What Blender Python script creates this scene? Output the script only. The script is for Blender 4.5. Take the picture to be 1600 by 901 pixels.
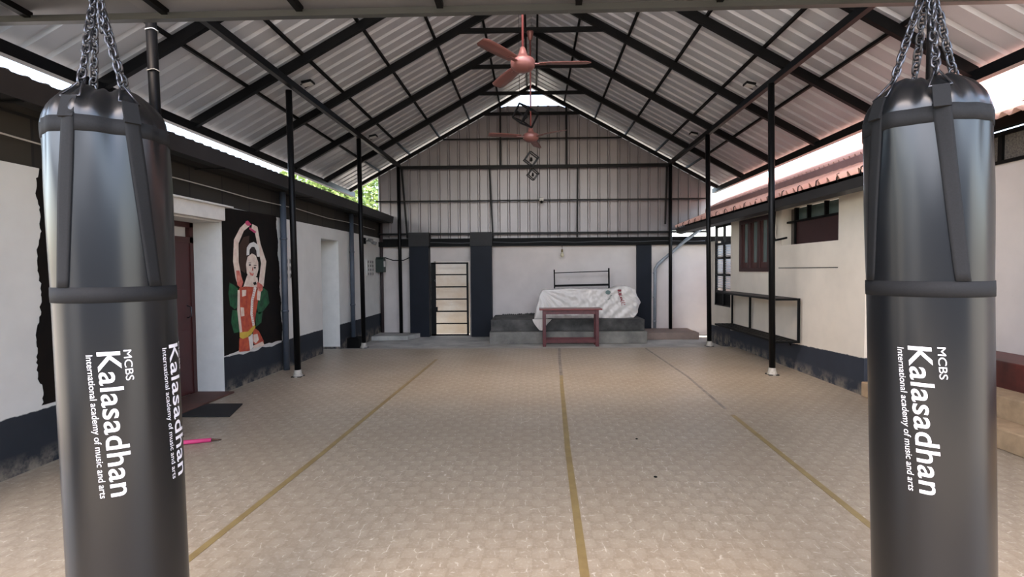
import bpy, bmesh, math, random
from mathutils import Vector, Matrix
random.seed(7)
PI = math.pi
sc = bpy.context.scene
C = sc.collection
for o in list(bpy.data.objects): bpy.data.objects.remove(o)

# ------------------------------------------------------------------ camera
F, YAW, PITCH, ROLL, CX, CY = 820.0, .01763, .03589, -.0076, 818.56, 450.9
CAM = Vector((0, 0, 1.5))
fw = Vector((-math.sin(YAW), math.cos(YAW), 0)); rt = Vector((math.cos(YAW), math.sin(YAW), 0)); up = Vector((0, 0, 1))
f2 = fw*math.cos(PITCH)-up*math.sin(PITCH); u2 = up*math.cos(PITCH)+fw*math.sin(PITCH)
r3 = rt*math.cos(ROLL)+u2*math.sin(ROLL); u3 = u2*math.cos(ROLL)-rt*math.sin(ROLL)
cam = bpy.data.cameras.new('camera'); co = bpy.data.objects.new('camera', cam); C.objects.link(co)
M = Matrix((r3, u3, -f2)).transposed().to_4x4(); M.translation = CAM; co.matrix_world = M
cam.sensor_width = 36; cam.lens = F/1600*36; cam.shift_x = (800-CX)/1600; cam.shift_y = (CY-450.5)/1600
cam.clip_start = .05; cam.clip_end = 400
sc.camera = co

# ------------------------------------------------------------------ light and exposure
w = bpy.data.worlds.new('world'); sc.world = w; w.use_nodes = True
wn = w.node_tree; bg = wn.nodes['Background']
sky = wn.nodes.new('ShaderNodeTexSky'); sky.sky_type = 'NISHITA'; sky.sun_disc = False
sky.sun_elevation = math.radians(58); sky.sun_rotation = math.radians(200); sky.air_density = 1.0; sky.dust_density = 2.5
hs = wn.nodes.new('ShaderNodeMix'); hs.data_type = 'RGBA'; hs.blend_type = 'MULTIPLY'; hs.inputs[0].default_value = 1   # hazy, warm-balanced daylight
hs.inputs[7].default_value = (1.09, 1.0, .92, 1); wn.links.new(sky.outputs[0], hs.inputs[6]); wn.links.new(hs.outputs[2], bg.inputs[0]); bg.inputs[1].default_value = .42
sun = bpy.data.lights.new('sun', 'SUN'); sun.energy = 4.5; sun.angle = math.radians(1.5); sun.color = (1, .95, .88)
so = bpy.data.objects.new('sun', sun); C.objects.link(so)
so.rotation_euler = Vector((.24, .06, 1)).to_track_quat('Z', 'Y').to_euler()
vs = sc.view_settings; vs.view_transform = 'Standard'; vs.look = 'None'; vs.gamma = 1; vs.use_curve_mapping = False
vs.exposure = 1.78

# ------------------------------------------------------------------ helpers
def lin(c):
    return tuple(((v/255)/12.92 if v/255 <= .04045 else ((v/255+.055)/1.055)**2.4) for v in c)
MATS = {}
def mat(name, rgb, rough=.6, metal=0., noise=.0, nscale=6., rgb2=None, bump=0., spec=.5, coat=0.):
    if name in MATS: return MATS[name]
    m = bpy.data.materials.new(name); m.use_nodes = True; MATS[name] = m
    nt = m.node_tree; b = nt.nodes['Principled BSDF']
    a = lin(rgb)
    b.inputs['Base Color'].default_value = (*a, 1); b.inputs['Roughness'].default_value = rough
    b.inputs['Metallic'].default_value = metal; b.inputs['Specular IOR Level'].default_value = spec
    b.inputs['Coat Weight'].default_value = coat
    tc = nt.nodes.new('ShaderNodeTexCoord'); n = nt.nodes.new('ShaderNodeTexNoise')
    n.inputs['Scale'].default_value = nscale; n.inputs['Detail'].default_value = 6; n.inputs['Roughness'].default_value = .6
    nt.links.new(tc.outputs['Object'], n.inputs['Vector'])
    cr = nt.nodes.new('ShaderNodeValToRGB')
    c2 = lin(rgb2) if rgb2 else tuple(v*(1-noise) for v in a)
    cr.color_ramp.elements[0].position = .35; cr.color_ramp.elements[1].position = .65
    cr.color_ramp.elements[0].color = (*c2, 1); cr.color_ramp.elements[1].color = (*a, 1)
    nt.links.new(n.outputs['Fac'], cr.inputs['Fac']); nt.links.new(cr.outputs[0], b.inputs['Base Color'])
    if bump:
        bp = nt.nodes.new('ShaderNodeBump'); bp.inputs['Strength'].default_value = bump; bp.inputs['Distance'].default_value = .01
        nt.links.new(n.outputs['Fac'], bp.inputs['Height']); nt.links.new(bp.outputs[0], b.inputs['Normal'])
    return m

class MB:
    def __init__(s): s.v = []; s.f = []; s.mi = []; s.sm = []
    def add(s, vs, fs, mi=0, smooth=False):
        k = len(s.v); s.v += [tuple(v) for v in vs]; s.f += [tuple(i+k for i in f) for f in fs]
        s.mi += [mi]*len(fs); s.sm += [smooth]*len(fs); return s
    def box(s, x0, x1, y0, y1, z0, z1, mi=0):
        x0, x1 = sorted((x0, x1)); y0, y1 = sorted((y0, y1)); z0, z1 = sorted((z0, z1))
        v = [(x, y, z) for z in (z0, z1) for y in (y0, y1) for x in (x0, x1)]
        return s.add(v, [(0, 2, 3, 1), (4, 5, 7, 6), (0, 1, 5, 4), (2, 6, 7, 3), (0, 4, 6, 2), (1, 3, 7, 5)], mi)
    def bar(s, a, b, w, h, mi=0, upv=(0, 0, 1)):
        a = Vector(a); b = Vector(b); d = (b-a).normalized(); u = Vector(upv)
        sd = d.cross(u)
        if sd.length < 1e-4: sd = d.cross(Vector((0, 1, 0)))
        sd.normalize(); u = sd.cross(d).normalized()
        v = []
        for p in (a, b):
            for i, j in ((-1, -1), (1, -1), (1, 1), (-1, 1)): v.append(p+sd*w/2*i+u*h/2*j)
        return s.add(v, [(3, 2, 1, 0), (4, 5, 6, 7), (0, 1, 5, 4), (1, 2, 6, 5), (2, 3, 7, 6), (3, 0, 4, 7)], mi)
    def tube(s, pts, r, n=12, mi=0, closed=False, cap=True):
        pts = [Vector(p) for p in pts]; N = len(pts); V = []
        prev = None
        for i, p in enumerate(pts):
            if closed: d = pts[(i+1) % N]-pts[i-1]
            else: d = pts[min(i+1, N-1)]-pts[max(i-1, 0)]
            d.normalize()
            if prev is None:
                prev = d.cross(Vector((0, 0, 1)))
                if prev.length < 1e-3: prev = d.cross(Vector((0, 1, 0)))
            prev = (prev-d*prev.dot(d)).normalized(); q = d.cross(prev)
            rr = r[i] if isinstance(r, (list, tuple)) else r
            for k in range(n):
                a = 2*PI*k/n; V.append(p+prev*math.cos(a)*rr+q*math.sin(a)*rr)
        Fs = []
        for i in range(N if closed else N-1):
            j = (i+1) % N
            for k in range(n):
                l = (k+1) % n; Fs.append((i*n+k, j*n+k, j*n+l, i*n+l))
        s.add(V, Fs, mi, True)
        if cap and not closed:
            k0 = len(s.v)-len(V)
            s.f += [tuple(k0+k for k in range(n)), tuple(k0+(N-1)*n+k for k in reversed(range(n)))]; s.mi += [mi, mi]; s.sm += [False, False]
        return s
    def lathe(s, prof, c=(0, 0, 0), n=24, mi=0):
        V = [(c[0]+r*math.cos(2*PI*k/n), c[1]+r*math.sin(2*PI*k/n), c[2]+z) for r, z in prof for k in range(n)]
        Fs = [(i*n+k, i*n+(k+1) % n, (i+1)*n+(k+1) % n, (i+1)*n+k) for i in range(len(prof)-1) for k in range(n)]
        s.add(V, Fs, mi, True)
        return s
    def prism(s, poly, ax, a, b, mi=0):
        # poly: 2-D points; extruded along axis ax ('X': (y,z), 'Y': (x,z), 'Z': (x,y)) from a to b
        def P(p, t): return (t, p[0], p[1]) if ax == 'X' else (p[0], t, p[1]) if ax == 'Y' else (p[0], p[1], t)
        n = len(poly); V = [P(p, a) for p in poly]+[P(p, b) for p in poly]
        Fs = [tuple(range(n)), tuple(reversed(range(n, 2*n)))]+[(i, n+i, n+(i+1) % n, (i+1) % n) for i in range(n)]
        return s.add(V, Fs, mi)
    def obj(s, name, m, parent=None, loc=(0, 0, 0), bevel=0, fix=True):
        me = bpy.data.meshes.new(name)
        if Vector(loc).length > 0: s.v = [(v[0]-loc[0], v[1]-loc[1], v[2]-loc[2]) for v in s.v]
        me.from_pydata(s.v, [], s.f); me.polygons.foreach_set('material_index', s.mi); me.polygons.foreach_set('use_smooth', s.sm)
        for q in (m if isinstance(m, (list, tuple)) else [m]): me.materials.append(q)
        if fix:
            bm = bmesh.new(); bm.from_mesh(me); bmesh.ops.recalc_face_normals(bm, faces=bm.faces); bm.to_mesh(me); bm.free()
        me.update()
        o = bpy.data.objects.new(name, me); C.objects.link(o); o.location = loc
        if parent: o.parent = parent
        if bevel:
            b = o.modifiers.new('bevel', 'BEVEL'); b.width = bevel; b.segments = 2; b.limit_method = 'ANGLE'
        return o
def tag(o, label=None, cat=None, group=None, kind=None):
    if label: o['label'] = label
    if cat: o['category'] = cat
    if group: o['group'] = group
    if kind: o['kind'] = kind
    return o
def thing(name, label, cat, loc=(0, 0, 0), group=None):
    o = bpy.data.objects.new(name, None); C.objects.link(o); o.location = loc; o.empty_display_size = .1
    return tag(o, label, cat, group)
def copytree(o, parent=None):
    c = o.copy(); C.objects.link(c); c.parent = parent
    for ch in [x for x in bpy.data.objects if x.parent == o]: copytree(ch, c)
    return c
def struct(name, mb, m, **k): return tag(mb.obj(name, m, **k), kind='structure')

# ------------------------------------------------------------------ materials
def node_mat(name):
    m = bpy.data.materials.new(name); m.use_nodes = True; MATS[name] = m
    return m, m.node_tree, m.node_tree.nodes['Principled BSDF'], m.node_tree.links
def N(nt, t, **k):
    n = nt.nodes.new(t)
    for a, b in k.items(): setattr(n, a, b)
    return n
def mth(nt, op, a, b=None, c=None):
    n = N(nt, 'ShaderNodeMath', operation=op)
    for i, v in enumerate((a, b, c)):
        if v is None: continue
        if isinstance(v, (int, float)): n.inputs[i].default_value = v
        else: nt.links.new(v, n.inputs[i])
    return n.outputs[0]
def mixc(nt, fac, a, b):
    n = N(nt, 'ShaderNodeMix', data_type='RGBA')
    if isinstance(fac, (int, float)): n.inputs[0].default_value = fac
    else: nt.links.new(fac, n.inputs[0])
    for i, v in ((6, a), (7, b)):
        if isinstance(v, tuple): n.inputs[i].default_value = (*v[:3], 1)
        else: nt.links.new(v, n.inputs[i])
    return n.outputs[2]
def ramp(nt, fac, p0, p1, c0=0., c1=1.):
    n = N(nt, 'ShaderNodeMapRange'); nt.links.new(fac, n.inputs[0])
    n.inputs[1].default_value = p0; n.inputs[2].default_value = p1; n.inputs[3].default_value = c0; n.inputs[4].default_value = c1
    return n.outputs[0]
def noise(nt, vec, scale, detail=4, rough=.55):
    n = N(nt, 'ShaderNodeTexNoise'); n.inputs['Scale'].default_value = scale; n.inputs['Detail'].default_value = detail
    n.inputs['Roughness'].default_value = rough
    nt.links.new(vec, n.inputs['Vector']); return n.outputs['Fac']

def paint_wall(name, wall, dado, z0, slope=0., y0=0.):
    """white paint above a dark painted dado, with a chipped line between and scuffed plaster at the foot"""
    m, nt, b, L = node_mat(name)
    g = N(nt, 'ShaderNodeNewGeometry'); sp = N(nt, 'ShaderNodeSeparateXYZ'); L.new(g.outputs['Position'], sp.inputs[0])
    n1 = noise(nt, g.outputs['Position'], 14, 5); n2 = noise(nt, g.outputs['Position'], 2.2, 4); n3 = noise(nt, g.outputs['Position'], 6, 6, .7)
    line = mth(nt, 'ADD', mth(nt, 'MULTIPLY', mth(nt, 'SUBTRACT', sp.outputs[1], y0), -slope), z0)
    z = mth(nt, 'SUBTRACT', mth(nt, 'ADD', sp.outputs[2], mth(nt, 'MULTIPLY', mth(nt, 'SUBTRACT', n1, .5), .03)), line)
    isd = ramp(nt, z, .004, -.004)
    wc = mixc(nt, ramp(nt, n2, .35, .7), lin(wall), tuple(v*.90 for v in lin(wall)))
    wc = mixc(nt, ramp(nt, n3, .70, .76, 0, .45), wc, lin((150, 135, 110)))
    dc = mixc(nt, ramp(nt, n2, .3, .7), lin(dado), tuple(v*.75 for v in lin(dado)))
    foot = mth(nt, 'MULTIPLY', ramp(nt, sp.outputs[2], .16, .0), ramp(nt, n3, .42, .6))
    dc = mixc(nt, mth(nt, 'MULTIPLY', foot, .75), dc, lin((150, 140, 125)))
    L.new(mixc(nt, isd, wc, dc), b.inputs['Base Color']); b.inputs['Roughness'].default_value = .65; b.inputs['Specular IOR Level'].default_value = .25
    bp = N(nt, 'ShaderNodeBump'); bp.inputs['Strength'].default_value = .12; bp.inputs['Distance'].default_value = .01
    L.new(n3, bp.inputs['Height']); L.new(bp.outputs[0], b.inputs['Normal'])
    return m
WHITE = (218, 213, 205)
M_left = paint_wall('paint_left', (212, 211, 206), (44, 49, 56), .44)
M_right = paint_wall('paint_right', (222, 212, 196), (52, 57, 66), .44, .035, 6.2)
M_far = paint_wall('paint_far', (205, 196, 190), (205, 196, 190), -1.)
M_navy = mat('navy_paint', (21, 26, 35), .55, noise=.2, nscale=3, spec=.2)
M_black = mat('black_enamel', (8, 8, 9), .45, noise=.25, nscale=20, spec=.18)
M_thin = mat('black_primer', (8, 8, 8), .6, spec=.15, noise=.2, nscale=20)
M_bandL = mat('dark_band_paint', (48, 44, 38), .7, rgb2=(30, 28, 26), nscale=2)
M_gutter = mat('gutter_grey', (34, 33, 34), .5, noise=.3, nscale=4)
M_conc = mat('concrete', (188, 186, 178), .75, rgb2=(150, 148, 142), nscale=2.2, bump=.1)
M_concd = mat('concrete_dark', (92, 90, 86), .8, rgb2=(46, 46, 44), nscale=2.6, bump=.3)
M_red = mat('red_oxide', (96, 42, 36), .45, rgb2=(62, 30, 28), nscale=4)
M_tan = mat('tan_plaster', (176, 150, 118), .8, noise=.3, nscale=8)
M_wood = mat('dark_red_wood', (92, 42, 42), .4, rgb2=(74, 32, 34), nscale=9)
M_frame = mat('brown_window_paint', (58, 32, 30), .5, noise=.2)
M_brown = mat('fan_brown', (122, 78, 72), .38, noise=.1, metal=.2)
M_steel = mat('chain_steel', (92, 93, 98), .28, metal=.9, noise=.3, nscale=60)
M_galv = mat('painted_pipe', (74, 82, 93), .5, noise=.25, nscale=5)
M_pvc = mat('pale_grey_pipe', (138, 144, 150), .45, noise=.2, nscale=5)
M_webb = mat('webbing', (25, 26, 28), .8, noise=.3, nscale=200, spec=.3)
M_white = mat('white_plastic', (205, 203, 198), .5, noise=.1)
M_letter = mat('white_print', (240, 238, 244), .45, noise=.02)
M_green = mat('meter_box_green', (34, 48, 42), .5, noise=.1)
M_glassd = mat('dull_glass', (92, 108, 104), .25, noise=.25, nscale=3)

def ribbed_metal(name, c1, c2, rough=.38, metal=.35, panel=1.05, axis=1):
    m, nt, b, L = node_mat(name)
    g = N(nt, 'ShaderNodeNewGeometry'); sp = N(nt, 'ShaderNodeSeparateXYZ'); L.new(g.outputs['Position'], sp.inputs[0])
    wn_ = N(nt, 'ShaderNodeTexWhiteNoise', noise_dimensions='1D'); L.new(mth(nt, 'FLOOR', mth(nt, 'DIVIDE', sp.outputs[axis], panel)), wn_.inputs['W'])
    n = noise(nt, g.outputs['Position'], 1.3, 5)
    f = mth(nt, 'ADD', mth(nt, 'MULTIPLY', wn_.outputs[0], .4), mth(nt, 'MULTIPLY', n, .6))
    L.new(mixc(nt, ramp(nt, f, .25, .75), lin(c1), lin(c2)), b.inputs['Base Color'])
    b.inputs['Metallic'].default_value = metal; b.inputs['Roughness'].default_value = rough
    return m
M_roof = ribbed_metal('roof_sheet_underside', (192, 194, 197), (170, 171, 174), .45, .25)
M_clad = ribbed_metal('gable_sheet', (138, 133, 134), (116, 111, 113), axis=0)
M_roofred = ribbed_metal('terracotta_sheet', (212, 170, 156), (194, 144, 128), .5, 0.)
M_flash = mat('flashing', (150, 118, 116), .5, noise=.15)
M_asb = mat('weathered_sheet', (150, 146, 142), .8, noise=.3, nscale=3)

def floor_mat():
    m, nt, b, L = node_mat('patterned_vinyl')
    g = N(nt, 'ShaderNodeNewGeometry')
    mp = N(nt, 'ShaderNodeMapping'); L.new(g.outputs['Position'], mp.inputs[0]); mp.inputs['Scale'].default_value = (1/.086, 1/.1, 0)
    P = mp.outputs[0]
    # small diamond cells of the print
    v1 = N(nt, 'ShaderNodeTexVoronoi', feature='F1', distance='MANHATTAN'); v1.inputs['Scale'].default_value = 1; v1.inputs['Randomness'].default_value = .12
    v2 = N(nt, 'ShaderNodeTexVoronoi', feature='DISTANCE_TO_EDGE'); v2.inputs['Scale'].default_value = 1; v2.inputs['Randomness'].default_value = .45
    n0 = N(nt, 'ShaderNodeTexNoise'); n0.inputs['Scale'].default_value = 2.2; L.new(P, n0.inputs['Vector'])
    off = N(nt, 'ShaderNodeVectorMath', operation='MULTIPLY_ADD'); L.new(n0.outputs['Color'], off.inputs[0]); off.inputs[1].default_value = (.35, .35, 0); L.new(P, off.inputs[2])
    L.new(off.outputs[0], v1.inputs['Vector']); L.new(off.outputs[0], v2.inputs['Vector'])
    ck = N(nt, 'ShaderNodeTexChecker'); ck.inputs['Scale'].default_value = 1; L.new(off.outputs[0], ck.inputs['Vector'])
    nf = noise(nt, P, 5, 5, .7); nb = noise(nt, g.outputs['Position'], .8, 3)
    cell = ramp(nt, v1.outputs['Distance'], .15, .75)
    a = mixc(nt, mth(nt, 'MULTIPLY', ck.outputs['Fac'], .55), lin((138, 126, 108)), lin((156, 145, 127)))
    a = mixc(nt, mth(nt, 'MULTIPLY', cell, .16), a, lin((184, 174, 156)))
    a = mixc(nt, ramp(nt, nf, .5, .72, 0, .5), a, lin((184, 177, 165)))
    crack = mth(nt, 'MULTIPLY', ramp(nt, v2.outputs['Distance'], .045, .0), ramp(nt, n0.outputs['Fac'], .5, .62))
    a = mixc(nt, mth(nt, 'MULTIPLY', crack, .75), a, lin((212, 206, 194)))
    a = mixc(nt, ramp(nt, nb, .35, .7, 0, .3), a, lin((138, 121, 102)))
    L.new(a, b.inputs['Base Color']); L.new(ramp(nt, nb, .3, .7, .34, .46), b.inputs['Roughness'])
    bp = N(nt, 'ShaderNodeBump'); bp.inputs['Strength'].default_value = .08; bp.inputs['Distance'].default_value = .004
    L.new(nf, bp.inputs['Height']); L.new(bp.outputs[0], b.inputs['Normal'])
    return m
M_floor = floor_mat()

def blocks_mat(name, c1, c2, mortar, sx=.45, sz=.4):
    m, nt, b, L = node_mat(name)
    g = N(nt, 'ShaderNodeNewGeometry'); sp = N(nt, 'ShaderNodeSeparateXYZ'); L.new(g.outputs['Position'], sp.inputs[0])
    cb = N(nt, 'ShaderNodeCombineXYZ'); L.new(sp.outputs[1], cb.inputs[0]); L.new(sp.outputs[2], cb.inputs[1])
    br = N(nt, 'ShaderNodeTexBrick'); br.inputs['Scale'].default_value = 1; br.inputs['Brick Width'].default_value = sx; br.inputs['Row Height'].default_value = sz
    br.inputs['Mortar Size'].default_value = .012; br.inputs['Color1'].default_value = (*lin(c1), 1); br.inputs['Color2'].default_value = (*lin(c2), 1)
    br.inputs['Mortar'].default_value = (*lin(mortar), 1); L.new(cb.outputs[0], br.inputs['Vector'])
    L.new(br.outputs[0], b.inputs['Base Color']); b.inputs['Roughness'].default_value = .8
    return m
M_blocks = blocks_mat('dark_blocks', (48, 44, 36), (30, 28, 25), (16, 15, 14), .62, .9)

# ------------------------------------------------------------------ the ground and floor
struct('floor', MB().box(-4.6, 5.2, -2.5, 10.02, -.3, 0), M_floor)
ZF = -.15
# concrete strip beyond the vinyl, dropping gently to the far wall
mb = MB().prism([(10.02, -.004), (11.2, ZF), (13.6, ZF), (13.6, -.4), (10.02, -.4)], 'X', -4.6, 5.2)
tag(mb.obj('floor', M_conc), kind='structure')
struct('floor', MB().box(-60, 60, -40, 60, -.45, -.31), mat('outside_ground', (150, 142, 128), .9, noise=.3, nscale=1))
tag(MB().prism([(-3.85, 12.35), (-3.0, 12.42), (-2.75, 13.14), (-3.85, 13.14)], 'Z', ZF, -.05).obj('threshold_slab', M_conc), 'low worn concrete slab at the foot of the leftmost far post', 'slab')

# ------------------------------------------------------------------ left building
wl = MB()
for y0, y1 in ((-2.5, .6), (2.75, 5.2), (6.43, 9.5), (10.35, 13.3)): wl.box(-4.25, -3.85, y0, y1, -.3, 2.32)
wl.box(-4.25, -3.85, 5.2, 6.43, 2.11, 2.32); wl.box(-4.25, -3.85, 9.5, 10.35, 2.1, 2.32)
wl.box(-4.35, -4.25, 4.9, 10.6, -.3, 2.32)
wl.box(-4.25, -3.853, 6.424, 6.43, 0, 2.11, 1).box(-4.25, -3.853, 10.344, 10.35, 0, 2.1, 1).box(-4.25, -4.244, 9.5, 10.35, 0, 2.1, 1)
struct('wall_left', wl, [M_left, mat('reveal_white', (214, 213, 208), .6, noise=.08)])
struct('trim_1', MB().box(-4.25, -3.865, 2.75, 13.3, 2.32, 2.74), M_blocks)
lip = MB().box(-4.2, -3.78, 5.22, 6.42, 2.13, 2.315); lip.box(-3.84, -3.74, 5.15, 6.54, 2.295, 2.318)
tag(lip.obj('door_hood', mat('hood_white', (215, 212, 205), .6, noise=.12), bevel=.006), 'white plastered hood over the near left doorway', 'door hood')
# near left door
d = thing('door_1', None, None, (-4.2, 5.8, 0)); tag(d, kind='structure')
fr = MB().box(-4.245, -4.19, 5.22, 5.28, .0, 2.1).box(-4.245, -4.19, 6.36, 6.43, 0, 2.1).box(-4.245, -4.19, 5.22, 6.43, 1.86, 1.93).box(-4.245, -4.19, 5.22, 6.43, 2.05, 2.11)
f_ = fr.obj('door_frame', mat('door_frame_paint', (62, 24, 22), .5, noise=.15)); f_.parent = d; f_.matrix_parent_inverse = Matrix.Translation((4.2, -5.8, 0))
lf = MB().box(-4.235, -4.2, 5.28, 6.36, 0.02, 1.86)
for z0, z1 in ((.15, .8), (.9, 1.3), (1.4, 1.75)):
    for y0 in (5.36, 5.86): lf.box(-4.2, -4.188, y0, y0+.4, z0, z1)
l_ = lf.obj('door_leaf', mat('door_dark_red', (66, 24, 24), .45, noise=.2)); l_.parent = d; l_.matrix_parent_inverse = Matrix.Translation((4.2, -5.8, 0))
h_ = MB().tube([(-4.19, 6.27, .95), (-4.14, 6.27, .97), (-4.14, 6.27, 1.08), (-4.19, 6.27, 1.1)], .008, 8).obj('door_handle', M_steel); h_.parent = l_
tag(MB().box(-4.18, -3.72, 5.25, 6.41, 0, .022).obj('door_step', mat('worn_red', (88, 56, 48), .7, rgb2=(74, 52, 44), nscale=5), bevel=.006), 'thin red oxide doorstep at the near left doorway', 'step')

# gutter and roof of the left building
g = MB().prism([(-3.66, 2.70), (-3.52, 2.70), (-3.50, 2.86), (-3.515, 2.86), (-3.535, 2.715), (-3.66, 2.715)], 'Y', 2.75, 13.6)
gt = thing('rain_gutter', 'long dark grey gutter along the eave of the left building', 'gutter', (-3.58, 5, 2.7))
o = g.obj('trough', M_gutter); o.parent = gt; o.matrix_parent_inverse = Matrix.Translation((3.58, -5, -2.7))
for y in (3.6, 6.0, 8.4, 10.8, 13.0):
    o = MB().bar((-3.87, y, 2.68), (-3.51, y, 2.69), .03, .006).obj('bracket', M_black); o.parent = gt; o.matrix_parent_inverse = Matrix.Translation((3.58, -5, -2.7))
tag(MB().box(-3.865, -3.66, 2.75, 13.6, 2.715, 2.74).obj('trim_2', M_bandL), kind='structure')
rl = MB()
def corr(mb, p0, p1, y0, y1, pitch, h, prof='sine', th=.004, mi=0):
    """ribbed sheet running from p0=(x,z) to p1=(x,z), ribs along that slope, repeated along Y"""
    sx = p1[0]-p0[0]; sz = p1[1]-p0[1]; l = math.hypot(sx, sz); nx, nz = -sz/l, sx/l
    if nz < 0: nx, nz = -nx, -nz
    pts = []
    n = int(round((y1-y0)/pitch))
    for i in range(n+1):
        y = y0+i*pitch
        if prof == 'sine':
            for k in range(6): pts.append((y+pitch*k/6, h/2*math.sin(2*PI*k/6)))
        else:
            for a, b_ in ((0, 0), (.58, 0), (.68, h), (.80, h), (.90, 0)): pts.append((y+pitch*a, b_))
    pts = [p for p in pts if p[0] <= y1+1e-6]
    V = []
    for y, hh in pts:
        for q in (p0, p1):
            V.append((q[0]+nx*hh, y, q[1]+nz*hh)); V.append((q[0]+nx*(hh+th), y, q[1]+nz*(hh+th)))
    Fs = []
    for i in range(len(pts)-1):
        a = 4*i; b_ = 4*i+4
        Fs += [(a, b_, b_+2, a+2), (a+1, a+3, b_+3, b_+1), (a, a+1, b_+1, b_), (a+2, b_+2, b_+3, a+3)]
    mb.add(V, Fs, mi, prof == 'sine')
corr(rl, (-3.55, 2.87), (-8.2, 3.60), 2.75, 13.2, .15, .035)
tag(rl.obj('trim_3', M_asb, fix=False), kind='structure')

# pipes on the left wall
def pipe_thing(name, label, pts, r, m, cat='pipe', clips=()):
    base = Vector(pts[-1]); t = thing(name, label, cat, base)
    mb = MB(); mb.tube(pts, r, 14); o = mb.obj('pipe_run', m, t); o.matrix_parent_inverse = Matrix.Translation(-base)
    for c in clips:
        o = MB().lathe([(r, -.015), (r+.008, -.015), (r+.008, .015), (r, .015)], c, 14).obj('clip', m, t); o.matrix_parent_inverse = Matrix.Translation(-base)
    return t
pipe_thing('drain_pipe', 'blue grey downpipe beside the dancer mural', [(-3.78, 7.92, 2.70), (-3.78, 7.92, 0)], .045, M_galv, clips=((-3.78, 7.92, 2.0), (-3.78, 7.92, .9)))
pipe_thing('drain_pipe', 'blue grey downpipe just past the second left doorway', [(-3.78, 10.92, 2.70), (-3.78, 10.92, .12)], .045, M_galv, clips=((-3.78, 10.92, 1.9), (-3.78, 10.92, .8)))
pipe_thing('drain_pipe', 'dark brown downpipe in the far left corner', [(-3.80, 13.13, 2.69), (-3.80, 13.13, ZF)], .04, mat('brown_pipe', (56, 44, 44), .5))
tag(MB().box(-3.84, -3.60, 10.7, 11.05, -.12, .12).obj('pipe_trap_box', M_thin, bevel=.008), 'squat black box under the second downpipe on the left wall', 'drain box')
tag(MB().tube([(-3.83, 11.15, 2.34), (-3.83, 11.14, 1.6), (-3.82, 11.10, 1.1), (-3.80, 11.08, .1)], .012, 8).obj('loose_cable', M_thin), 'black cable running down beside the second left downpipe', 'cable')
cw = MB(); cw.tube([(-3.80, 2.75, 2.50)]+[(-3.80-.012*math.sin(i), i*.7, 2.50+.012*math.sin(i*1.7)) for i in range(4, 19)], .007, 6)
tag(cw.obj('wall_cable', mat('cable_white', (170, 166, 158), .5)), 'thin pale cable strung along the dark band under the left gutter', 'cable')

# switch boards
def board(y0, y1, z0, z1, label, cols, rows, pale):
    t = thing('switch_board', label, 'switch board', (-3.85, (y0+y1)/2, z0))
    def pp(mb, n, m): o = mb.obj(n, m, t); o.matrix_parent_inverse = Matrix.Translation((3.85, -(y0+y1)/2, -z0)); return o
    pp(MB().box(-3.852, -3.825, y0, y1, z0, z1), 'back_plate', M_white)
    for i in range(cols):
        for j in range(rows):
            yy = y0+(i+.5)*(y1-y0)/cols; zz = z0+(j+.5)*(z1-z0)/rows
            pp(MB().box(-3.825, -3.817, yy-.03, yy+.03, zz-.035, zz+.035).box(-3.817, -3.81, yy-.008, yy+.008, zz-.02, zz+.02, 1), 'switch', [mat('switch_grey', (150, 148, 144), .5), M_thin])
board(8.02, 8.42, 1.38, 1.72, 'white switch board with dark sockets behind the nearest left post', 3, 3, True)
board(12.05, 12.55, 1.39, 1.76, 'pale switch board between the last two left posts', 3, 4, True)
t = thing('meter_box', 'dark green metal box in the far left corner', 'electric box', (-3.85, 13.0, 1.47))
o = MB().prism([(12.78, 1.47), (13.0, 1.47), (13.0, 1.78), (12.94, 1.84), (12.84, 1.84), (12.78, 1.78)], 'X', -3.85, -3.66).obj('housing', M_green, t); o.matrix_parent_inverse = Matrix.Translation((3.85, -13, -1.47))
o = MB().box(-3.66, -3.652, 12.82, 12.96, 1.6, 1.74).obj('dial_window', M_white, t); o.matrix_parent_inverse = Matrix.Translation((3.85, -13, -1.47))
cable = [(-3.645, 12.85, 1.83), (-3.45, 12.9, 1.76), (-3.2, 12.95, 1.76), (-2.95, 13.0, 1.88), (-2.82, 13.02, 2.08)]
tag(MB().tube(cable, .012, 8).obj('drooping_cable', M_thin), 'black cable drooping from the green box to the far beam', 'cable')
t = thing('wall_spotlight', 'small twin-head spotlight high on the far left wall', 'light', (-3.85, 11.9, 2.2))
def P2(o, part): o.parent = part; return o
def P_(o, t): o.parent = t; o.matrix_parent_inverse = Matrix.Translation(-Vector(t.location)); return o
P_(MB().box(-3.85, -3.82, 11.85, 11.99, 2.12, 2.26).obj('mount_plate', M_thin), t)
for dy, dz in ((-.1, .02), (.14, -.03)):
    P_(MB().tube([(-3.82, 11.92, 2.19), (-3.74, 11.92+dy*.6, 2.19), (-3.70, 11.92+dy, 2.19+dz)], [.008, .008, .03], 10).tube([(-3.70, 11.92+dy, 2.19+dz), (-3.62, 11.92+dy*1.3, 2.16+dz)], [.035, .045], 12).obj('lamp_head', mat('lamp_grey', (120, 118, 115), .4)), t)

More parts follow.
